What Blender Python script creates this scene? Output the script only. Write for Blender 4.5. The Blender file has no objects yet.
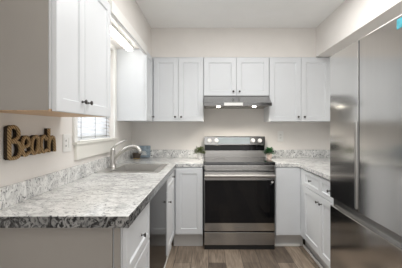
import bpy, bmesh, math, random
from mathutils import Vector, Matrix
random.seed(7)
S = bpy.context.scene
C = S.collection

# ------------------------------------------------------------ camera, world, lights, exposure
cam = bpy.data.cameras.new('camera')
camo = bpy.data.objects.new('camera', cam); C.objects.link(camo)
camo.location = (0, 0, 1.295); camo.rotation_euler = (math.pi/2, 0, 0)
cam.sensor_width = 36; cam.lens = 36*296/402
cam.shift_x = -7.5/402; cam.shift_y = -6/402
cam.clip_start = .02
S.camera = camo

W = bpy.data.worlds.new('world'); S.world = W; W.use_nodes = True
bg = W.node_tree.nodes['Background']
bg.inputs[0].default_value = (1, .99, .98, 1); bg.inputs[1].default_value = .88

def area(name, loc, rot, sx, sy, power, col=(1, 1, 1)):
    l = bpy.data.lights.new(name, 'AREA'); l.shape = 'RECTANGLE'; l.size = sx; l.size_y = sy
    l.energy = power; l.color = col
    o = bpy.data.objects.new(name, l); C.objects.link(o); o.location = loc; o.rotation_euler = rot
    return o
area('added_ceiling_fill', (.3, .6, 1.78), (math.pi, 0, 0), 1.2, 1.0, 10, (1, .99, .975))  # added unseen fill, bounced off the ceiling for soft light
area('kitchen_lamp', (.4, 2.05, 2.455), (0, 0, 0), 1.1, 1.2, 17, (1, .99, .975))
area('window_daylight', (-1.75, 2.62, 1.75), (0, -math.pi/2, 0), 1.2, 1.3, 17, (.95, .98, 1))

S.view_settings.view_transform = 'Standard'; S.view_settings.look = 'None'
S.view_settings.gamma = 1; S.view_settings.use_curve_mapping = False
S.view_settings.exposure = 0.66

# ------------------------------------------------------------ helpers
def new_mat(name):
    m = bpy.data.materials.new(name); m.use_nodes = True
    return m, m.node_tree, m.node_tree.nodes['Principled BSDF']

def mat(name, col, rough=.5, metal=0, var=.03, scale=6, bump=0, bscale=80, spec=.5, stretch=None):
    m, t, b = new_mat(name)
    tc = t.nodes.new('ShaderNodeTexCoord'); n = t.nodes.new('ShaderNodeTexNoise')
    mp = t.nodes.new('ShaderNodeMapping'); t.links.new(tc.outputs['Object'], mp.inputs[0])
    if stretch: mp.inputs['Scale'].default_value = stretch
    t.links.new(mp.outputs[0], n.inputs['Vector']); n.inputs['Scale'].default_value = scale
    r = t.nodes.new('ShaderNodeValToRGB')
    r.color_ramp.elements[0].position = .3; r.color_ramp.elements[1].position = .7
    r.color_ramp.elements[0].color = tuple(c*(1-var) for c in col)+(1,)
    r.color_ramp.elements[1].color = tuple(min(1, c*(1+var)) for c in col)+(1,)
    t.links.new(n.outputs['Fac'], r.inputs[0]); t.links.new(r.outputs[0], b.inputs['Base Color'])
    b.inputs['Roughness'].default_value = rough; b.inputs['Metallic'].default_value = metal
    b.inputs['Specular IOR Level'].default_value = spec
    if bump:
        n2 = t.nodes.new('ShaderNodeTexNoise'); n2.inputs['Scale'].default_value = bscale
        t.links.new(mp.outputs[0], n2.inputs['Vector'])
        bp = t.nodes.new('ShaderNodeBump'); bp.inputs['Strength'].default_value = bump; bp.inputs['Distance'].default_value = .002
        t.links.new(n2.outputs['Fac'], bp.inputs['Height']); t.links.new(bp.outputs[0], b.inputs['Normal'])
    return m

def emit_mat(name, col, st):
    m, t, b = new_mat(name)
    b.inputs['Base Color'].default_value = col+(1,); b.inputs['Emission Color'].default_value = col+(1,)
    b.inputs['Emission Strength'].default_value = st
    return m

M = {}
M['wall'] = mat('wall_paint', (.785, .755, .72), .75, var=.015, bump=.15, bscale=140)
M['ceiling'] = mat('ceiling_paint', (.92, .92, .91), .85, var=.01, bump=.2, bscale=160)
M['white'] = mat('white_cabinet_paint', (.70, .72, .74), .38, var=.01)
M['panel'] = mat('greige_end_panel', (.34, .32, .295), .5, var=.02)  # greige, taken darker so the colour carries the near-end shade
M['kick'] = mat('shaded_white_toe_kick', (.60, .59, .575), .5, var=.02)  # white toe kick greyed, its shade put into the colour
M['trim'] = mat('white_trim_paint', (.84, .83, .80), .4, var=.01)
M['sill'] = mat('cream_sill_paint', (.80, .785, .73), .4, var=.01)
M['pine'] = mat('raw_pine', (.66, .46, .29), .6, var=.15, scale=5, stretch=(12, 1, 12))
M['knob'] = mat('dark_pewter', (.10, .095, .09), .28, 1, var=.1)
M['steel'] = mat('stainless_steel', (.40, .395, .385), .16, 1, var=.02, scale=2, stretch=(60, 60, 1))
M['darksteel'] = mat('dark_stainless', (.22, .217, .214), .15, 1, var=.02, scale=2, stretch=(60, 60, 1))
M['darksteel'].node_tree.nodes['Principled BSDF'].inputs['Specular Tint'].default_value = (.5, .5, .5, 1)
M['fridge'] = mat('fridge_steel', (.68, .67, .655), .13, 1, var=.015, scale=2, stretch=(30, 30, .6))
M['brushed'] = mat('brushed_steel', (.38, .372, .362), .27, 1, var=.04, scale=3, stretch=(1, 60, 60))
M['nickel'] = mat('brushed_nickel', (.50, .485, .465), .3, 1, var=.03)
M['silver'] = mat('pale_silver_plastic', (.78, .77, .76), .3, .25, var=.02)
M['bowlsteel'] = mat('sink_bowl_steel_shaded', (.56, .55, .53), .32, 1, var=.04, scale=3, stretch=(40, 40, 2))  # same stainless as the rim, darkened to carry shade inside the bowl
M['sinksteel'] = mat('sink_steel', (.76, .75, .73), .3, 1, var=.04, scale=3, stretch=(2, 40, 40))
M['fridgeside'] = mat('fridge_grey_side', (.20, .20, .20), .5, var=.03)
M['gap'] = mat('black_gasket', (.012, .012, .012), .6, var=.05)
M['blackglass'] = mat('black_glass', (.006, .006, .007), .05, var=.02, spec=.3)
M['cooktop'] = mat('cooktop_glass', (.02, .02, .021), .04, var=.05, spec=1)
M['enamel'] = mat('black_enamel', (.012, .012, .013), .3, var=.03)
M['display'] = mat('display_glass_reflection', (.25, .29, .31), .07, var=.05, spec=.9)  # dark glass; a pale window reflection is put into the base colour
M['plastic'] = mat('white_plastic', (.82, .815, .79), .35, var=.01)
M['slot'] = mat('dark_slot', (.05, .045, .04), .5, var=.05)
M['badge'] = mat('grey_lettering', (.12, .12, .12), .4, var=.05)
M['soil'] = mat('potting_soil', (.05, .035, .025), .95, var=.3, scale=80)
M['potwhite'] = mat('white_ceramic', (.78, .77, .75), .3, var=.02)
M['potblush'] = mat('blush_ceramic', (.74, .60, .54), .45, var=.04)
M['leafolive'] = mat('olive_leaf', (.12, .15, .055), .5, var=.45, scale=60)
M['leafgreen'] = mat('green_leaf', (.035, .14, .045), .45, var=.45, scale=60)
M['blueslate'] = mat('slate_blue_paint', (.25, .31, .36), .6, var=.3, scale=25, bump=.2)
M['shell'] = mat('pale_shell', (.62, .64, .63), .5, var=.1, scale=40)
M['darkwood'] = mat('dark_brown_wood', (.055, .04, .03), .45, var=.25, scale=30)
M['brass'] = mat('brass', (.62, .45, .22), .3, 1, var=.05)
M['film'] = mat('teal_film', (.10, .50, .62), .25, var=.35, scale=25)
M['filmwhite'] = mat('white_film', (.75, .82, .84), .3, var=.05)
M['slatglass'] = None

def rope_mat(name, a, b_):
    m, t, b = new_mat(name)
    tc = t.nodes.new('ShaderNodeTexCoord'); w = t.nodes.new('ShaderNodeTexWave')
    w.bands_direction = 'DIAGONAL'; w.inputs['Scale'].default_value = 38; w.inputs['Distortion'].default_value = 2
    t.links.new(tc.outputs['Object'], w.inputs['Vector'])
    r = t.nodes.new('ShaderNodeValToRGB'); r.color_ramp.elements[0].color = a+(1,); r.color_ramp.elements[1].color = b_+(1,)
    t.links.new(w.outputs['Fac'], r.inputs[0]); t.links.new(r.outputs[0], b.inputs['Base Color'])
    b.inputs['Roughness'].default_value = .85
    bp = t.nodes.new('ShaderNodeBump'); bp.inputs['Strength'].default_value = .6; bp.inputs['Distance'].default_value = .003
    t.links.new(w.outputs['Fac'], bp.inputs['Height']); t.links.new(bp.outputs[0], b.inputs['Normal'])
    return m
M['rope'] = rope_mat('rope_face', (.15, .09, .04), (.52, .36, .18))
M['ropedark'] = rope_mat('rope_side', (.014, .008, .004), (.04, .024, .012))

def granite(name='speckled_granite_laminate', sh=0, mul=1):
    m, t, b = new_mat(name)
    tc = t.nodes.new('ShaderNodeTexCoord'); mp = t.nodes.new('ShaderNodeMapping')
    mp.inputs['Rotation'].default_value = (.3, .2, .5); mp.inputs['Scale'].default_value = (1, 1.5, 1)
    t.links.new(tc.outputs['Object'], mp.inputs[0])
    n1 = t.nodes.new('ShaderNodeTexNoise'); n1.inputs['Scale'].default_value = 27; n1.inputs['Detail'].default_value = 9
    n1.inputs['Roughness'].default_value = .66; n1.inputs['Distortion'].default_value = 2.2
    n2 = t.nodes.new('ShaderNodeTexNoise'); n2.inputs['Scale'].default_value = 5; n2.inputs['Detail'].default_value = 5
    n2.inputs['Distortion'].default_value = 2
    for n in (n1, n2): t.links.new(mp.outputs[0], n.inputs['Vector'])
    r1 = t.nodes.new('ShaderNodeValToRGB'); e = r1.color_ramp.elements
    e[0].position = .33; e[0].color = (.035, .037, .04, 1); e[1].position = .60; e[1].color = (.82, .82, .80, 1)
    x = e.new(.375); x.color = (.20, .205, .21, 1); x = e.new(.43); x.color = (.56, .56, .555, 1); x = e.new(.475); x.color = (.76, .76, .745, 1)
    r2 = t.nodes.new('ShaderNodeValToRGB'); e = r2.color_ramp.elements
    e[0].position = .38; e[0].color = (.72, .725, .73, 1); e[1].position = .56; e[1].color = (1, 1, 1, 1)
    mx = t.nodes.new('ShaderNodeMixRGB'); mx.blend_type = 'MULTIPLY'; mx.inputs[0].default_value = 1
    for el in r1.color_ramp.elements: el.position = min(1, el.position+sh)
    t.links.new(n1.outputs['Fac'], r1.inputs[0]); t.links.new(n2.outputs['Fac'], r2.inputs[0])
    t.links.new(r1.outputs[0], mx.inputs[1]); t.links.new(r2.outputs[0], mx.inputs[2])
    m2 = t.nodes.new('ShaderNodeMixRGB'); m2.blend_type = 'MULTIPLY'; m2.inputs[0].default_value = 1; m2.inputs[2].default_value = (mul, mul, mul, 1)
    t.links.new(mx.outputs[0], m2.inputs[1]); t.links.new(m2.outputs[0], b.inputs['Base Color'])
    b.inputs['Roughness'].default_value = .12
    return m
M['granite'] = granite(); M['graniteedge'] = granite('shaded_speckled_edge_band', .09, .42)  # edge copy: denser speckle, plus edge shade multiplied into the colour

def planks():
    m, t, b = new_mat('grey_brown_plank')
    tc = t.nodes.new('ShaderNodeTexCoord'); mp = t.nodes.new('ShaderNodeMapping')
    mp.inputs['Rotation'].default_value = (0, 0, math.pi/2)
    t.links.new(tc.outputs['Object'], mp.inputs[0])
    br = t.nodes.new('ShaderNodeTexBrick'); br.offset = .37
    br.inputs['Scale'].default_value = 1; br.inputs['Brick Width'].default_value = 1.2; br.inputs['Row Height'].default_value = .165
    br.inputs['Mortar Size'].default_value = .0025; br.inputs['Mortar Smooth'].default_value = .2
    br.inputs['Color1'].default_value = (.14, .11, .086, 1); br.inputs['Color2'].default_value = (.40, .325, .255, 1)
    br.inputs['Mortar'].default_value = (.08, .06, .045, 1)
    t.links.new(mp.outputs[0], br.inputs['Vector'])
    mp2 = t.nodes.new('ShaderNodeMapping'); mp2.inputs['Scale'].default_value = (14, 1.3, 1)
    t.links.new(tc.outputs['Object'], mp2.inputs[0])
    n = t.nodes.new('ShaderNodeTexNoise'); n.inputs['Scale'].default_value = 2.4; n.inputs['Detail'].default_value = 8; n.inputs['Distortion'].default_value = 1.2
    t.links.new(mp2.outputs[0], n.inputs['Vector'])
    r = t.nodes.new('ShaderNodeValToRGB'); e = r.color_ramp.elements
    e[0].position = .3; e[0].color = (.5, .47, .45, 1); e[1].position = .66; e[1].color = (1.1, 1.08, 1.05, 1)
    t.links.new(n.outputs['Fac'], r.inputs[0])
    mx = t.nodes.new('ShaderNodeMixRGB'); mx.blend_type = 'MULTIPLY'; mx.inputs[0].default_value = 1
    t.links.new(br.outputs['Color'], mx.inputs[1]); t.links.new(r.outputs[0], mx.inputs[2])
    t.links.new(mx.outputs[0], b.inputs['Base Color']); b.inputs['Roughness'].default_value = .42
    return m
M['floor'] = planks()

def blind_mat():
    m, t, b = new_mat('white_blind_slat')
    b.inputs['Base Color'].default_value = (.85, .86, .87, 1); b.inputs['Roughness'].default_value = .5
    tr = t.nodes.new('ShaderNodeBsdfTranslucent'); tr.inputs[0].default_value = (.85, .87, .9, 1)
    mx = t.nodes.new('ShaderNodeMixShader'); mx.inputs[0].default_value = .4
    out = t.nodes['Material Output']
    t.links.new(b.outputs[0], mx.inputs[1]); t.links.new(tr.outputs[0], mx.inputs[2]); t.links.new(mx.outputs[0], out.inputs[0])
    return m
M['blind'] = blind_mat()
def glass_mat():
    m, t, b = new_mat('window_glass')
    b.inputs['Base Color'].default_value = (1, 1, 1, 1); b.inputs['Roughness'].default_value = 0
    b.inputs['Transmission Weight'].default_value = 1; b.inputs['IOR'].default_value = 1.1
    return m
M['glass'] = glass_mat()
M['lamp'] = emit_mat('white_lamp_diffuser', (1, .985, .95), 5)
M['hoodlamp'] = emit_mat('warm_hood_bulb', (1, .93, .80), 7)

# ---- mesh helpers
def obj(name, bm, m, parent=None, smooth=False, bev=0):
    bmesh.ops.recalc_face_normals(bm, faces=bm.faces)
    me = bpy.data.meshes.new(name); bm.to_mesh(me); bm.free()
    o = bpy.data.objects.new(name, me); C.objects.link(o)
    me.materials.append(m)
    if parent is not None: o.parent = parent
    if smooth:
        for p in me.polygons: p.use_smooth = True
    if bev:
        b = o.modifiers.new('bevel', 'BEVEL'); b.width = bev; b.segments = 2; b.limit_method = 'ANGLE'; b.angle_limit = math.radians(40)
    return o

def thing(name, label, cat, group=None, loc=(0, 0, 0)):
    o = bpy.data.objects.new(name, None); C.objects.link(o); o.location = loc; o.empty_display_size = .1
    o['label'] = label; o['category'] = cat
    if group: o['group'] = group
    return o
def tag(o, label, cat, group=None):
    o['label'] = label; o['category'] = cat
    if group: o['group'] = group
    return o
def struct(o): o['kind'] = 'structure'; return o

def box(bm, x0, x1, y0, y1, z0, z1):
    vs = [bm.verts.new((x, y, z)) for x in (x0, x1) for y in (y0, y1) for z in (z0, z1)]
    for f in ((0, 1, 3, 2), (4, 6, 7, 5), (0, 4, 5, 1), (2, 3, 7, 6), (0, 2, 6, 4), (1, 5, 7, 3)):
        bm.faces.new([vs[i] for i in f])
def B(*a):
    bm = bmesh.new()
    for q in (a if isinstance(a[0], (tuple, list)) else [a]): box(bm, *q)
    return bm

def cells(us, vs, skip, t0, t1, to):
    """slab over a grid of cells, leaving out the skipped ones; to(u, v, t) -> point"""
    bm = bmesh.new(); cache = {}
    def V(i, j, t):
        k = (i, j, t)
        if k not in cache: cache[k] = bm.verts.new(to(us[i], vs[j], t1 if t else t0))
        return cache[k]
    nu, nv = len(us)-1, len(vs)-1
    on = lambda i, j: 0 <= i < nu and 0 <= j < nv and (i, j) not in skip
    for i in range(nu):
        for j in range(nv):
            if not on(i, j): continue
            bm.faces.new([V(i, j, 1), V(i+1, j, 1), V(i+1, j+1, 1), V(i, j+1, 1)])
            bm.faces.new([V(i, j, 0), V(i, j+1, 0), V(i+1, j+1, 0), V(i+1, j, 0)])
            for (di, dj, a, b) in ((-1, 0, (i, j), (i, j+1)), (1, 0, (i+1, j), (i+1, j+1)), (0, -1, (i, j), (i+1, j)), (0, 1, (i, j+1), (i+1, j+1))):
                if not on(i+di, j+dj):
                    bm.faces.new([V(*a, 0), V(*b, 0), V(*b, 1), V(*a, 1)])
    return bm

def lathe(prof, org, axis, seg=20, caps=True):
    """prof: (radius, height along axis)"""
    bm = bmesh.new(); a = Vector(axis).normalized()
    u = a.orthogonal().normalized(); v = a.cross(u); org = Vector(org); rings = []
    for r, h in prof:
        if r < 1e-6: rings.append([bm.verts.new(org+a*h)])
        else: rings.append([bm.verts.new(org+a*h+(u*math.cos(2*math.pi*k/seg)+v*math.sin(2*math.pi*k/seg))*r) for k in range(seg)])
    for p, q in zip(rings, rings[1:]):
        for k in range(seg):
            n = (k+1) % seg
            if len(p) == 1 and len(q) == 1: continue
            if len(p) == 1: bm.faces.new([p[0], q[k], q[n]])
            elif len(q) == 1: bm.faces.new([p[k], q[0], p[n]])
            else: bm.faces.new([p[k], q[k], q[n], p[n]])
    for rg in ((rings[0], rings[-1]) if caps else ()):
        if len(rg) > 2: bm.faces.new(rg)
    return bm

def smooth_path(pts, n=6, closed=False):
    P = [Vector(p) for p in pts]; out = []
    for i in range(len(P)-1):
        p0 = P[i-1] if i else P[0]*2-P[1]; p1, p2 = P[i], P[i+1]
        p3 = P[i+2] if i+2 < len(P) else P[-1]*2-P[-2]
        for k in range(n):
            t = k/n
            out.append(.5*((2*p1)+(p2-p0)*t+(2*p0-5*p1+4*p2-p3)*t*t+(3*p1-p0-3*p2+p3)*t**3))
    out.append(P[-1]); return out

def tube(bm, path, rad, seg=10):
    """rad: number or function of 0..1"""
    rings = []; up = None
    for i, p in enumerate(path):
        d = (path[min(i+1, len(path)-1)]-path[max(i-1, 0)]).normalized()
        if up is None: up = d.orthogonal().normalized()
        up = (up-d*up.dot(d)).normalized(); w = d.cross(up)
        r = rad(i/(len(path)-1)) if callable(rad) else rad
        rings.append([bm.verts.new(p+(up*math.cos(2*math.pi*k/seg)+w*math.sin(2*math.pi*k/seg))*r) for k in range(seg)])
    for a, b in zip(rings, rings[1:]):
        for k in range(seg): bm.faces.new([a[k], b[k], b[(k+1) % seg], a[(k+1) % seg]])
    bm.faces.new(rings[0]); bm.faces.new(rings[-1])

def shaker(face, u0, u1, z0, z1, d, thick=.02, rail=.057, flat=False):
    """door or drawer front; face 'E' looks to +x, 'W' to -x, 'S' to -y; d is the plane it is mounted on"""
    def P(u, z, t):
        return {'E': (d+t, u, z), 'W': (d-t, u, z), 'S': (u, d-t, z)}[face]
    bm = bmesh.new(); e = .0025
    def ring(i, t): return [bm.verts.new(P(*q, t)) for q in ((u0+i, z0+i), (u1-i, z0+i), (u1-i, z1-i), (u0+i, z1-i))]
    lv = [ring(0, 0), ring(0, thick-e), ring(e, thick)]
    if not flat: lv += [ring(rail, thick), ring(rail+.006, thick-.009)]
    bm.faces.new(lv[0])
    for a, b in zip(lv, lv[1:]):
        for k in range(4): bm.faces.new([a[k], a[(k+1) % 4], b[(k+1) % 4], b[k]])
    bm.faces.new(lv[-1])
    return bm
KN = [(0, 0), (.007, 0), (.007, .003), (.004, .006), (.004, .015), (.010, .018), (.0125, .022), (.010, .026), (0, .027)]
AX = {'E': (1, 0, 0), 'W': (-1, 0, 0), 'S': (0, -1, 0)}
def knob(face, u, z, d, parent, thick=.02):
    p = {'E': (d+thick, u, z), 'W': (d-thick, u, z), 'S': (u, d-thick, z)}[face]
    return obj('knob', lathe(KN, p, AX[face], 16), M['knob'], parent, smooth=True)
def door(face, u0, u1, z0, z1, d, root, kn=None, name='door', **k):
    o = obj(name, shaker(face, u0, u1, z0, z1, d, **k), M['white'], root)
    if kn: knob(face, kn[0], kn[1], d, o)
    return o

# ------------------------------------------------------------ dimensions
XL, XR, YB, ZC = -.985, 1.606, 3.81, 2.475
ZU0, ZU1 = 1.372, 2.13          # wall cabinets
KICK = .145; ZB = .876; ZT = .914
G = .001

# ------------------------------------------------------------ room shell
fl = struct(obj('floor', B(-4, 4, -4, YB+.12, -.1, 0), M['floor']))
struct(obj('ceiling', B(-4, 4, -4, YB+.12, ZC, ZC+.1), M['ceiling']))
struct(obj('wall_back', B(XL-.14, XR+.14, YB, YB+.12, 0, ZC), M['wall']))
struct(obj('wall_right', B(XR, XR+.14, -.2, YB, 0, ZC), M['wall']))
WY0, WY1, WZ0, WZ1 = 2.19, 3.055, 1.19, 2.09
struct(obj('wall_left', cells([-.2, WY0, WY1, YB], [0, WZ0, WZ1, ZC], {(1, 1)}, XL-.14, XL, lambda u, v, t: (t, u, v)), M['wall']))
struct(obj('wall_soffit_back', B(XL, XR, 3.49, YB, ZU1, ZC), M['wall']))
struct(obj('wall_soffit_left', B(XL, -.675, .9, 3.49, ZU1, ZC), M['wall']))
struct(obj('wall_soffit_right', B(1.265, XR, .9, 3.49, ZU1, ZC), M['wall']))
struct(obj('trim_1', B((-.675, -.645, 1.985, 3.125, 2.07, 2.155)), M['trim'], bev=.003))

# window: casing, stool and apron, sash, pane
win = bpy.data.objects.new('window_1', None); C.objects.link(win); win.location = (XL, 2.62, WZ0); struct(win)
IW = Matrix.Translation((-XL, -2.62, -WZ0))
def local(bm, mtx=IW): bmesh.ops.transform(bm, matrix=mtx, verts=bm.verts); return bm
obj('casing', local(B((XL, XL+.018, 2.14, WY0, 1.1905, 2.13), (XL, XL+.018, WY1, 3.124, 1.1905, 2.13), (XL, XL+.018, WY0, WY1, WZ1, 2.13))), M['trim'], win, bev=.003)
obj('sill', local(B((XL-.13, XL+.035, WY0+.001, WY1-.001, 1.1905, 1.197), (XL, XL+.035, 2.14, 3.124, 1.172, 1.1895), (XL, XL+.022, 2.165, 3.105, 1.06, 1.172))), M['sill'], win, bev=.003)
obj('sash', local(B((XL-.12, XL-.085, WY0, WY0+.045, WZ0, WZ1), (XL-.12, XL-.085, WY1-.045, WY1, WZ0, WZ1), (XL-.12, XL-.085, WY0+.045, WY1-.045, WZ0, WZ0+.045),
    (XL-.12, XL-.085, WY0+.045, WY1-.045, WZ1-.045, WZ1), (XL-.118, XL-.087, WY0+.045, WY1-.045, 1.62, 1.655))), M['trim'], win, bev=.002)
obj('pane', local(B((XL-.105, XL-.1, WY0+.045, WY1-.045, WZ0+.045, 1.62), (XL-.105, XL-.1, WY0+.045, WY1-.045, 1.655, WZ1-.045))), M['glass'], win)

# shoe mouldings at the toe kicks
def shoe(name, pts):
    bm = bmesh.new()
    for (x0, x1, y0, y1) in pts: box(bm, x0, x1, y0, y1, 0, .028)
    return struct(obj(name, bm, M['trim'], bev=.008))
shoe('trim_2', [(.722, 1.0, 3.234, 3.248)])
shoe('trim_3', [(1.03, 1.044, 2.17, 3.232)])
shoe('trim_4', [(-.414, -.40, 2.66, 3.23)])

# ------------------------------------------------------------ wall cabinets
def wall_cabinet(label, bx, doors, material='white'):
    r = thing('wall_cabinet', label, 'cabinet', 'white wall cabinets', (bx[0], bx[2], bx[4]))
    return r
def mk(root):                                    # parts are made in room space, then parented without moving
    bpy.context.view_layer.update()
    for ch in [o for o in C.objects if o.parent == root]:
        ch.matrix_parent_inverse = Matrix.Translation(-root.location)

# over the left counter, at the near end
XF = -.675
r = thing('wall_cabinet', 'white two-door wall cabinet with greige end panel, hung over the rope sign beside the window', 'cabinet', 'white wall cabinets', (-.83, 1.62, ZU0))
obj('carcass', B(XL+G, XF, 1.272, 1.98, ZU0+.006, ZU1-G), M['white'], r)
obj('end_panel', B(XL+G, XF-.012, 1.266, 1.2715, ZU0, ZU1-G), M['panel'], r)['label'] = 'flat greige end panel'
obj('bottom_panel', B(XL+G, XF-.004, 1.2722, 1.98, ZU0-.004, ZU0+.0055), M['pine'], r)['label'] = 'raw pine underside'
door('E', 1.275, 1.565, ZU0-.004, ZU1-.012, XF+G, r, (1.531, 1.43))
door('E', 1.569, 1.978, ZU0-.004, ZU1-.012, XF+G, r, (1.603, 1.43))
mk(r)
# corner
r = thing('wall_cabinet', 'narrow white corner wall cabinet right of the window, plain side facing the sink', 'cabinet', 'white wall cabinets', (-.83, 3.4, ZU0))
obj('carcass', B(XL+G, XF, 3.13, YB-G, ZU0, ZU1-G), M['white'], r)
door('E', 3.134, 3.462, ZU0+.002, ZU1-.012, XF+G, r, (3.425, 1.425))
mk(r)
YF = 3.49
def back_upper(label, x0, x1, z0, mid, kz):
    r = thing('wall_cabinet', label, 'cabinet', 'white wall cabinets', ((x0+x1)/2, 3.65, z0))
    obj('carcass', B(x0+G, x1-G, YF, YB-G, z0, ZU1-G), M['white'], r)
    e0 = max(x0+.004, -.645)
    door('S', e0, mid-.0015, z0+.002, ZU1-.012, YF-G, r, (mid-.036, kz))
    door('S', mid+.0015, x1-.004, z0+.002, ZU1-.012, YF-G, r, (mid+.036, kz))
    mk(r); return r
back_upper('tall white two-door wall cabinet between the corner and the range hood', XF+.001, -.058, ZU0, -.354, 1.425)
back_upper('short white two-door wall cabinet directly above the range hood', -.058, .712, 1.672, .327, 1.722)
back_upper('tall white two-door wall cabinet between the range hood and the refrigerator', .712, 1.436, ZU0, 1.086, 1.425)
struct(obj('trim_5', B(1.438, XR-G, YF, YF+.02, ZU0, ZU1-G), M['white']))

# ------------------------------------------------------------ base cabinets
XB = -.385      # left run carcass face; fronts stand 20 mm proud
r = thing('base_cabinet', 'white drawer base cabinet with greige end panel at the near end of the left counter', 'cabinet', 'white base cabinets', (-.68, 1.58, 0))
obj('carcass', B((XL+G, XB, 1.318, 1.835, KICK, ZB-G), (XL+.06, XB-.055, 1.318, 1.835, 0, KICK)), M['white'], r)
obj('end_panel', B((XL+G, XB-.04, 1.308, 1.3175, 0, ZB-G)), M['panel'], r)['label'] = 'flat greige end panel'
obj('corner_post', B((XB-.034, XB-.006, 1.31, 1.3175, KICK, ZB-G)), M['panel'], r)['label'] = 'narrow greige strip'
for z0, z1 in ((.612, .862), (.385, .606), (.155, .379)):
    door('E', 1.322, 1.831, z0, z1, XB+G, r, (1.6, (z0+z1)/2-.02), name='drawer', rail=.05)
mk(r)
# dishwasher
DY0, DY1 = 1.842, 2.632
r = thing('dishwasher', 'stainless dishwasher under the left counter between the drawers and the sink cabinet', 'dishwasher', None, (-.68, 2.24, 0))
obj('tub', B((XL+.05, XB-.02, DY0, 2.49, .05, ZB-.003), (XB-.03, XB-.02, 2.49, DY1, .05, ZB-.003)), M['gap'], r)
obj('door', B((XB-.019, XB+.012, DY0+.035, DY1-.006, KICK-.02, .835)), M['darksteel'], r, bev=.006)
obj('control_panel', B((XB-.019, XB-.002, DY0+.012, DY1-.012, .839, .866)), M['enamel'], r)['label'] = 'black control strip'
obj('kick_plate', B((XB-.075, XB-.06, DY0+.01, DY1-.01, .0, .05), (XB-.06, XB-.0205, DY0+.01, DY1-.01, .045, .049)), M['enamel'], r)['label'] = 'black kick plate'
mk(r)
# sink cabinet (hollow, the bowl hangs in it)
r = thing('base_cabinet', 'white sink base cabinet right of the dishwasher, in the left corner', 'cabinet', 'white base cabinets', (-.68, 2.95, 0))
SY0, SY1 = 2.638, YB-G
obj('carcass', B((XL+G, XB, SY0, SY0+.016, KICK, .735), (XB-.03, XB, SY0, SY0+.016, .735, ZB-G), (XL+G, XB-.02, SY1-.016, SY1, KICK, ZB-G), (XL+G, XB-.02, SY0+.017, SY1-.017, KICK, KICK+.016),
    (XB-.019, XB, SY0+.017, 3.17, KICK, ZB-G)), M['white'], r)
obj('toe_kick', B((XB-.06, XB-.05, SY0, 3.25, 0, KICK-G)), M['kick'], r)['label'] = 'white toe kick, shade in its colour'
door('E', SY0+.003, 3.155, .725, .862, XB+G, r, (3.0, .80), name='drawer', rail=.04)
door('E', SY0+.003, 3.155, .155, .719, XB+G, r, (2.70, .62))
mk(r)
# back left
YBF = 3.195
r = thing('base_cabinet', 'narrow white base cabinet between the left corner and the range', 'cabinet', 'white base cabinets', (-.2, 3.5, 0))
obj('carcass', B((XB+.002, -.062, YBF, YB-G, KICK, ZB-G)), M['white'], r)
obj('toe_kick', B((XB+.002, -.062, YBF+.055, YBF+.07, 0, KICK-G)), M['kick'], r)['label'] = 'white toe kick, shade in its colour'
door('S', XB+.03, -.064, .155, .862, YBF-G, r)
mk(r)
# back right
XRF = 1.005
r = thing('base_cabinet', 'plain white corner base cabinet just right of the range', 'cabinet', 'white base cabinets', (.85, 3.5, 0))
obj('carcass', B((.72, XRF-.002, YBF, YB-G, KICK, ZB-G)), M['white'], r)
obj('toe_kick', B((.72, XRF+.03, YBF+.055, YBF+.07, 0, KICK-G)), M['kick'], r)['label'] = 'white toe kick, shade in its colour'
obj('filler_panel', shaker('S', .724, XRF-.018, KICK, .866, YBF-G, flat=True), M['white'], r)
mk(r)
# right run
r = thing('base_cabinet', 'white base cabinet with two drawers over two doors beside the refrigerator', 'cabinet', 'white base cabinets', (1.3, 2.6, 0))
obj('carcass', B((XRF, XR-G, 2.12, YB-G, KICK, ZB-G)), M['white'], r)
obj('toe_kick', B((XRF+.055, XRF+.07, 2.12, YBF+.05, 0, KICK-G)), M['kick'], r)['label'] = 'white toe kick, shade in its colour'
door('W', 2.618, 3.06, .70, .862, XRF-G, r, (2.84, .785), name='drawer', rail=.04)
door('W', 2.172, 2.614, .70, .862, XRF-G, r, (2.395, .785), name='drawer', rail=.04)
door('W', 2.618, 3.06, .155, .694, XRF-G, r, (2.655, .63))
door('W', 2.172, 2.614, .155, .694, XRF-G, r, (2.577, .63))
obj('filler', B((XRF-.019, XRF-G, 3.064, YBF-.022, KICK, .866)), M['white'], r)
mk(r)

# ------------------------------------------------------------ countertops
XE = -.348; YE = 3.176
sx0, sx1, sy0, sy1 = -.915, -.45, 2.53, 3.09       # sink hole
r = thing('countertop', 'speckled grey granite-look countertop with the sink, L-shaped along the left wall', 'countertop', 'granite-look countertops', (-.6, 2.5, ZB))
obj('slab', cells([XL+G, sx0, sx1, XE, -.056], [1.283, sy0, sy1, YE, YB-G], {(1, 1), (3, 0), (3, 1), (3, 2)}, ZB, ZT, lambda u, v, t: (u, v, t)), M['granite'], r, bev=.003)
obj('edge_band', B((XL+G, XE+.0022, 1.2805, 1.2828, ZT-.051, ZT-.003), (XE+.0003, XE+.0022, 1.2832, YE-.003, ZT-.051, ZT-.003)), M['graniteedge'], r)['label'] = 'speckled front edge, shade put into its colour'
obj('backsplash', B((XL+G, XL+.021, 1.283, YB-G, ZT, 1.015), (XL+.0215, -.056, YB-.021, YB-G, ZT, 1.015)), M['granite'], r, bev=.003)
mk(r)
r = thing('countertop', 'speckled grey granite-look countertop in the right corner between range and refrigerator', 'countertop', 'granite-look countertops', (1.2, 3.0, ZB))
obj('slab', cells([.716, .968, XR-G], [2.12, YE, YB-G], {(0, 0)}, ZB, ZT, lambda u, v, t: (u, v, t)), M['granite'], r, bev=.004)
obj('backsplash', B((.716, XR-.022, YB-.021, YB-G, ZT, 1.015), (XR-.021, XR-G, 2.12, YB-G, ZT, 1.015)), M['granite'], r, bev=.003)
mk(r)

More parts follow.
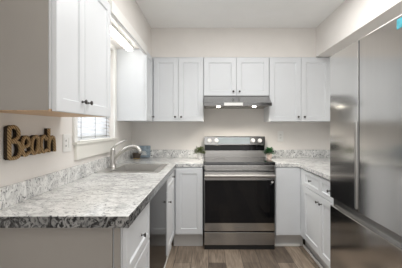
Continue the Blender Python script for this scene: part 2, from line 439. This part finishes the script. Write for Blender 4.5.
# ------------------------------------------------------------ sink and faucet
r = thing('kitchen_sink', 'stainless drop-in sink under the window', 'sink', None, (-.68, 2.81, ZT))
obj('rim', cells([-.958, -.862, -.475, -.425], [2.505, 2.555, 3.065, 3.118], {(1, 1)}, ZT+.0006, ZT+.0055, lambda u, v, t: (u, v, t)), M['sinksteel'], r, bev=.002)
bm = bmesh.new()
def lp(i, z): return [bm.verts.new(p) for p in ((-.8615+i, 2.5555+i, z), (-.4755-i, 2.5555+i, z), (-.4755-i, 3.0645-i, z), (-.8615+i, 3.0645-i, z))]
L0, L1, L2 = lp(0, ZT+.005), lp(.012, ZT-.14), lp(.035, ZT-.165)
for a, b in ((L0, L1), (L1, L2)):
    for k in range(4): bm.faces.new([a[k], a[(k+1) % 4], b[(k+1) % 4], b[k]])
bm.faces.new(L2)
bo = obj('bowl', bm, M['bowlsteel'], r); sd = bo.modifiers.new('s', 'SOLIDIFY'); sd.thickness = .002; sd.offset = 0
obj('drain', lathe([(0, 0), (.042, 0), (.042, .003), (.03, .004), (.028, .001), (0, .001)], (-.668, 2.81, ZT-.1635), (0, 0, 1)), M['nickel'], r, smooth=False)
mk(r)
fx, fy, fz = -.905, 2.80, ZT+.0057
r = thing('faucet', 'brushed nickel pull-out kitchen faucet with lever, standing on the sink deck', 'faucet', None, (fx, fy, fz))
obj('body', lathe([(0, 0), (.033, 0), (.033, .008), (.027, .014), (.025, .06), (.023, .16), (.019, .185), (0, .192)], (fx, fy, fz), (0, 0, 1)), M['nickel'], r, smooth=True)
bm = bmesh.new(); P = smooth_path([(fx+.012, fy, fz+.07), (fx+.06, fy, fz+.125), (fx+.12, fy, fz+.178), (fx+.18, fy, fz+.198), (fx+.225, fy, fz+.192), (fx+.25, fy, fz+.165)], 7)
tube(bm, P, lambda t: .0195+.002*max(0, (t-.55))/.45, 12)
sp = obj('spout', bm, M['nickel'], r, smooth=True)
obj('spray_head', lathe([(0, 0), (.0185, 0), (.0195, .02), (.016, .038), (0, .039)], (fx+.248, fy, fz+.172), (.45, 0, -1), 16), M['nickel'], sp, smooth=True)
bm = bmesh.new(); tube(bm, smooth_path([(fx+.002, fy, fz+.185), (fx+.03, fy, fz+.212), (fx+.08, fy, fz+.24), (fx+.128, fy, fz+.262)], 6), lambda t: .011-.004*t, 10)
obj('lever', bm, M['nickel'], r, smooth=True)
mk(r)

# ------------------------------------------------------------ range
RX0, RX1 = -.051, .711; RYF = 3.155
r = thing('electric_range', 'stainless electric range with black oven door between the two countertops', 'stove', None, (.33, 3.45, 0))
obj('body', B((RX0, RX1, RYF+.025, YB-.012, .05, .90), (RX0+.03, RX1-.03, RYF+.06, YB-.05, 0, .05)), M['enamel'], r)
ct = obj('cooktop', B((RX0, RX1, RYF-.012, YB-.075, .9005, .932)), M['cooktop'], r, bev=.004)
ct['label'] = 'glossy black glass cooktop'
for bx, by, br_ in ((.13, 3.33, .10), (.53, 3.33, .075), (.13, 3.58, .07), (.53, 3.58, .09)):
    obj('burner_ring', lathe([(br_-.004, 0), (br_, 0), (br_, .0006), (br_-.004, .0006), (br_-.004, 0)], (bx, by, .9322), (0, 0, 1), 32, False), M['badge'], ct)
# backguard: lower stainless part, black recess band, control panel leaning forward
bgd = obj('backguard', B((RX0+.002, RX1-.002, YB-.074, YB-.012, .9005, 1.012)), M['nickel'], r, bev=.003)
obj('vent_band', B((RX0+.004, RX1-.004, YB-.078, YB-.012, 1.0125, 1.078)), M['blackglass'], bgd)['label'] = 'black glossy band'
bm = bmesh.new()
pr = [(YB-.012, 1.0785), (YB-.092, 1.0785), (YB-.094, 1.086), (YB-.089, 1.182), (YB-.082, 1.19), (YB-.012, 1.19)]
a = [bm.verts.new((RX0, y, z)) for y, z in pr]; b = [bm.verts.new((RX1, y, z)) for y, z in pr]
bm.faces.new(a); bm.faces.new(b)
for k in range(6): bm.faces.new([a[k], a[(k+1) % 6], b[(k+1) % 6], b[k]])
cp = obj('control_panel', bm, M['steel'], r, bev=.002)
nrm = Vector((0, -.096, .005)).normalized(); tz = Vector((0, .005, .096)).normalized()
def onp(x, s, out=0): return Vector((x, YB-.094, 1.086))+tz*s+nrm*out
bm = bmesh.new()
for (x0, x1, s0, s1, o0, o1) in ((.112, .517, .012, .090, .0005, .003),):
    vs = [bm.verts.new(onp(x, s, o)) for x in (x0, x1) for s in (s0, s1) for o in (o0, o1)]
    for f in ((0, 1, 3, 2), (4, 6, 7, 5), (0, 4, 5, 1), (2, 3, 7, 6), (0, 2, 6, 4), (1, 5, 7, 3)): bm.faces.new([vs[i] for i in f])
dp = obj('display', bm, M['display'], cp); dp['label'] = 'dark glass display strip with painted reflection'
for x in (.012, .098, .558, .646):
    obj('knob', lathe([(0, .0005), (.028, .0005), (.028, .004), (.024, .007), (.0225, .03), (.019, .034), (0, .034)], onp(x, .05), nrm, 20), M['silver'], cp, smooth=False)
obj('front_rail', B((RX0+.004, RX1-.004, RYF-.010, RYF+.024, .852, .899)), M['steel'], r, bev=.006)
obj('rail_lip', B((RX0+.02, RX1-.02, RYF-.014, RYF+.02, .842, .8515)), M['brushed'], r, bev=.002)
od = obj('oven_door', B((RX0+.006, RX1-.006, RYF-.018, RYF+.024, .20, .832)), M['steel'], r, bev=.005)
obj('oven_window', B((RX0+.010, RX1-.010, RYF-.0215, RYF-.0185, .288, .742)), M['blackglass'], od)['label'] = 'black glass oven window'
bm = bmesh.new()
tube(bm, [Vector((RX0+.012+(RX1-RX0-.024)*k/12, RYF-.062, .792)) for k in range(13)], .0155, 14)
for x in (RX0+.045, RX1-.045): box(bm, x-.012, x+.012, RYF-.06, RYF-.0185, .782, .802)
obj('handle', bm, M['nickel'], od, smooth=False)
bm = bmesh.new(); x = .27
for k in range(10): box(bm, x, x+.005, RYF-.0192, RYF-.0182, .238, .247); x += .0115
obj('lettering', bm, M['badge'], od)['label'] = 'small grey lettering strip'
obj('emblem', lathe([(0, 0), (.012, 0), (.012, .002), (0, .002)], (.675, RYF-.0217, .722), (0, -1, 0)), M['plastic'], od)['label'] = 'small round white emblem'
obj('storage_drawer', B((RX0+.006, RX1-.006, RYF-.016, RYF+.024, .052, .188)), M['brushed'], r, bev=.004)
obj('base_skirt', B((RX0+.006, RX1-.006, RYF+.0, RYF+.02, .0, .05)), M['gap'], r)['label'] = 'black gap under the drawer'
mk(r)

# ------------------------------------------------------------ range hood
HX0, HX1 = -.054, .708
r = thing('range_hood', 'stainless under-cabinet range hood with two lit bulbs above the range', 'hood', None, (.33, 3.55, 1.54))
bm = bmesh.new()
pr = [(YB-G, 1.671), (3.475, 1.671), (3.33, 1.584), (3.315, 1.580), (3.315, 1.545), (3.33, 1.542), (3.335, 1.555), (YB-.02, 1.55), (YB-G, 1.545)]
a = [bm.verts.new((HX0, y, z)) for y, z in pr]; b = [bm.verts.new((HX1, y, z)) for y, z in pr]
bm.faces.new(a); bm.faces.new(b)
for k in range(len(pr)): q = (k+1) % len(pr); bm.faces.new([a[k], a[q], b[q], b[k]])
obj('shell', bm, M['brushed'], r)
obj('front_lip', B((HX0, HX1, 3.3115, 3.3148, 1.545, 1.580)), M['darksteel'], r)['label'] = 'darker front lip'
obj('control_plate', B((.175, .385, 3.306, 3.3113, 1.546, 1.579)), M['plastic'], r)['label'] = 'white control plate'
for x in (.115, .525):
    obj('bulb', lathe([(0, 0), (.024, 0), (.023, .014), (.015, .022), (0, .025)], (x, 3.40, 1.554), (0, 0, -1)), M['hoodlamp'], r)['label'] = 'glowing warm bulb'
for x in (.115, .525):
    sl_ = bpy.data.lights.new('hood_spot', 'SPOT'); sl_.energy = 9; sl_.spot_size = 2.4; sl_.spot_blend = .8; sl_.shadow_soft_size = .03; sl_.color = (1, .93, .82)
    so_ = bpy.data.objects.new('hood_spot', sl_); C.objects.link(so_); so_.location = (x, 3.40, 1.522)
obj('filter', B((.18, .46, 3.46, 3.70, 1.5455, 1.5505)), M['brushed'], r)
mk(r)

# ------------------------------------------------------------ refrigerator
FX, FY0, FY1, FH = .815, 1.225, 1.985, 1.775
r = thing('refrigerator', 'stainless french-door refrigerator standing at the right wall', 'refrigerator', None, (1.2, 1.6, 0))
obj('cabinet', B((FX+.075, XR-.03, FY0+.003, FY1-.003, .02, FH-.015)), M['fridgeside'], r, bev=.004)
ym = (FY0+FY1)/2
for y0, y1 in ((FY0, ym-.007), (ym+.007, FY1)):
    dd = obj('door', B((FX, FX+.074, y0, y1, .835, FH)), M['fridge'], r, bev=.002)
    if y0 > FY0: obj('handle', B((FX-.009, FX-.0004, y0+.002, y0+.026, .85, 1.33)), M['nickel'], dd, bev=.004)
    if y0 == FY0:
        bm = B((FX-.0012, FX-.0002, FY0+.013, FY0+.055, FH-.055, FH-.012))
        obj('film_strip', bm, M['film'], dd)['label'] = 'teal protective film at the upper corner'
fz_ = obj('freezer_drawer', B((FX, FX+.074, FY0, FY1, .07, .782)), M['fridge'], r, bev=.005)
obj('handle_recess', B((FX+.022, FX+.074, FY0+.004, FY1-.004, .7825, .8345)), M['brushed'], r)
obj('gasket', B((FX+.001, FX+.074, ym-.0068, ym+.0068, .836, FH-.004)), M['gap'], r)
obj('base_grille', B((FX+.04, FX+.074, FY0+.005, FY1-.005, .0, .068)), M['gap'], r)
obj('hinge_cover', B((FX+.03, FX+.13, FY1-.07, FY1-.01, FH-.014+.0145, FH+.018)), M['fridgeside'], r, bev=.004)
mk(r)

# ------------------------------------------------------------ blind, tube light
r = thing('window_blind', 'white horizontal slat blind hanging in the window over the sink', 'blind', None, (XL-.045, 2.62, WZ0))
bm = bmesh.new(); z = WZ0+.05
while z < WZ1-.05:
    c, s = math.cos(math.radians(48)), math.sin(math.radians(48)); w = .0185
    p = [(XL-.045-w*c, z+w*s), (XL-.045+.0015, z+.0015), (XL-.045+w*c, z-w*s)]
    for (xa, za), (xb, zb) in zip(p, p[1:]):
        bm.faces.new([bm.verts.new((xa, WY0+.008, za)), bm.verts.new((xb, WY0+.008, zb)), bm.verts.new((xb, WY1-.008, zb)), bm.verts.new((xa, WY1-.008, za))])
    z += .034
sl = obj('slats', bm, M['blind'], r); q = sl.modifiers.new('s', 'SOLIDIFY'); q.thickness = .0022
obj('headrail', B((XL-.075, XL-.018, WY0+.004, WY1-.004, WZ1-.045, WZ1-.001)), M['trim'], r)
obj('bottom_rail', B((XL-.062, XL-.028, WY0+.008, WY1-.008, WZ0+.006, WZ0+.022)), M['blind'], r)
for y in (2.33, 2.62, 2.91):
    bm = bmesh.new(); tube(bm, [Vector((XL-.018, y, WZ0+.02)), Vector((XL-.018, y, WZ1-.03))], .0022, 6)
    obj('cord', bm, M['badge'], r)
mk(r)
r = thing('tube_light', 'white tube light fixture glowing under the soffit above the sink', 'light', None, (-.81, 2.6, 2.1))
obj('housing', B((-.845, -.775, 2.08, 3.06, 2.112, ZU1-G)), M['trim'], r)
obj('diffuser', B((-.84, -.78, 2.09, 3.05, 2.088, 2.1115)), M['lamp'], r, bev=.008)['label'] = 'glowing white diffuser'
mk(r)

# ------------------------------------------------------------ cover plates
r = thing('wall_outlet', 'white double cover plate on the left wall between rope sign and window', 'outlet', None, (XL, 2.06, 1.13))
obj('plate', B((XL+G, XL+.007, 1.995, 2.115, 1.13, 1.255)), M['plastic'], r, bev=.003)
bm = B((XL+.0072, XL+.0095, 2.010, 2.046, 1.155, 1.23))
oc = obj('receptacle', bm, M['plastic'], r, bev=.001)
for z in (1.172, 1.208):
    for y in (2.021, 2.033): obj('slot', B(XL+.0096, XL+.0102, y-.0018, y+.0018, z-.006, z+.006), M['slot'], oc)
obj('rocker_switch', B((XL+.0072, XL+.011, 2.066, 2.1, 1.158, 1.226)), M['plastic'], r, bev=.002)
mk(r)
r = thing('wall_outlet', 'white cover plate on the back wall above the right countertop', 'outlet', None, (.925, YB, 1.12))
obj('plate', B((.887, .963, YB-.007, YB-G, 1.12, 1.256)), M['plastic'], r, bev=.003)
oc = obj('receptacle', B((.908, .942, YB-.0095, YB-.0072, 1.15, 1.226)), M['plastic'], r, bev=.001)
for z in (1.168, 1.206):
    for x in (.919, .931): obj('slot', B(x-.0015, x+.0015, YB-.0102, YB-.0096, z-.006, z+.006), M['slot'], oc)
mk(r)

# ------------------------------------------------------------ rope letters on the left wall
L = {
 'B': [[(.012, 0), (.012, .165)], [(.012, .162), (.05, .166), (.08, .145), (.075, .108), (.02, .088)], [(.02, .088), (.075, .082), (.097, .045), (.075, .004), (.012, .002)]],
 'e': [[(.118, .05), (.165, .062), (.168, .092), (.145, .11), (.118, .09), (.114, .042), (.135, .008), (.178, .022)]],
 'a': [[(.262, .092), (.238, .11), (.208, .094), (.197, .052), (.21, .014), (.238, .014), (.258, .05)], [(.264, .108), (.26, .05), (.275, .006)]],
 'c': [[(.35, .088), (.325, .11), (.298, .09), (.292, .048), (.312, .012), (.355, .022)]],
 'h': [[(.376, .158), (.376, .004)], [(.378, .062), (.402, .1), (.432, .096), (.442, .06), (.446, .004)]],
}
sy, sz = 1.41, 1.146
r = thing('rope_sign', 'brown rope letters spelling Beach mounted on the left wall', 'sign', None, (XL, sy, sz))
for ch, strokes in L.items():
    back = bmesh.new(); front = bmesh.new()
    for st in strokes:
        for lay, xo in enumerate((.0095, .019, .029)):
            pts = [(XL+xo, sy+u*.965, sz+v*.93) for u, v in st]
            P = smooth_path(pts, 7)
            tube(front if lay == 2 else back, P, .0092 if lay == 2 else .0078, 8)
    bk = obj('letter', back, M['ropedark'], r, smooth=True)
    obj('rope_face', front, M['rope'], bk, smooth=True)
mk(r)

# ------------------------------------------------------------ small things on the counters
def leaf(bm, p, d, ln, wd):
    d = d.normalized(); s = d.cross(Vector((0, 0, 1)));  s = s.normalized() if s.length > .01 else Vector((1, 0, 0))
    n = s.cross(d); dr = Vector((0, 0, -.22*ln))
    v = [bm.verts.new(q) for q in (p, p+d*ln*.45+s*wd*.5+n*.002, p+d*ln*.45-n*.003, p+d*ln*.45-s*wd*.5+n*.002, p+d*ln+dr)]
    bm.faces.new([v[0], v[1], v[2]]); bm.faces.new([v[0], v[2], v[3]]); bm.faces.new([v[1], v[4], v[2]]); bm.faces.new([v[2], v[4], v[3]])
def plant(label, x, y, pot, leafm, pr, ph, fr, fh, n):
    r = thing('potted_plant', label, 'plant', 'small potted plants beside the range', (x, y, ZT))
    pt = obj('pot', lathe([(0, 0), (pr*.72, 0), (pr*.76, .004), (pr*.97, ph*.8), (pr*1.06, ph*.82), (pr*1.06, ph), (pr*.92, ph), (pr*.88, ph*.86), (0, ph*.86)], (x, y, ZT+.0006), (0, 0, 1), 20), pot, r)
    obj('soil', lathe([(0, 0), (pr*.87, 0), (pr*.8, .004), (0, .006)], (x, y, ZT+ph*.865), (0, 0, 1), 16), M['soil'], pt)
    bm = bmesh.new(); base = Vector((x, y, ZT+ph*.9))
    for k in range(n):
        a = random.uniform(0, 2*math.pi); el = random.uniform(-.25, 1.1); rr = random.uniform(.35, 1)
        d = Vector((math.cos(a)*math.cos(el), math.sin(a)*math.cos(el), math.sin(el)))
        p = base+Vector((d.x*fr*rr*.8, d.y*fr*rr*.8, .01+d.z*fh*rr*.8))
        leaf(bm, p, d+Vector((0, 0, .2)), random.uniform(.022, .036), random.uniform(.014, .022))
        if k % 5 == 0: tube(bm, [base, base.lerp(p, .6)+Vector((0, 0, .005)), p], .0011, 4)
    obj('foliage', bm, leafm, r)
    mk(r)
plant('small olive-green plant in a white pot left of the range', -.108, 3.62, M['potwhite'], M['leafolive'], .036, .08, .072, .085, 260)
plant('small bright green plant in a blush pot right of the range', .752, 3.66, M['potblush'], M['leafgreen'], .036, .07, .068, .085, 260)

r = thing('beach_plaque', 'slate blue square decor block leaning in the corner behind the sink', 'decoration', None, (-.83, 3.74, ZT))
bm = bmesh.new(); box(bm, -.085, .085, -.016, .016, 0, .15)
bmesh.ops.transform(bm, matrix=Matrix.Translation((-.825, 3.752, ZT+.006)) @ Matrix.Rotation(math.radians(-6), 4, 'X'), verts=bm.verts)
pl = obj('block', bm, M['blueslate'], r, bev=.004)
bm = bmesh.new()
for k in range(7):
    a = math.pi*(k/6)
    p0 = Vector((-.815, 3.7365-.001, ZT+.045)); p1 = p0+Vector((math.cos(a)*.035, .006*math.sin(a), math.sin(a)*.05))
    tube(bm, [p0+Vector((0, -.001, 0)), p1+Vector((0, -.001, 0))], .006, 6)
obj('shell', bm, M['shell'], pl)['label'] = 'pale shell shape'
mk(r)
r = thing('candle_holder', 'small dark round holder with a pale candle in front of the slate blue block', 'candle holder', None, (-.885, 3.64, ZT))
hb = obj('bowl', lathe([(0, 0), (.035, 0), (.038, .006), (.05, .045), (.052, .075), (.046, .075), (.043, .048), (0, .044)], (-.885, 3.64, ZT+.0006), (0, 0, 1), 24), M['darkwood'], r)
obj('candle', lathe([(0, 0), (.04, 0), (.04, .022), (0, .02)], (-.885, 3.64, ZT+.0455), (0, 0, 1), 20), M['potwhite'], r)
obj('ring', lathe([(.0385, 0), (.0405, 0), (.0415, .007), (.0385, .007), (.0385, 0)], (-.885, 3.64, ZT+.006), (0, 0, 1), 24, False), M['brass'], r)
mk(r)
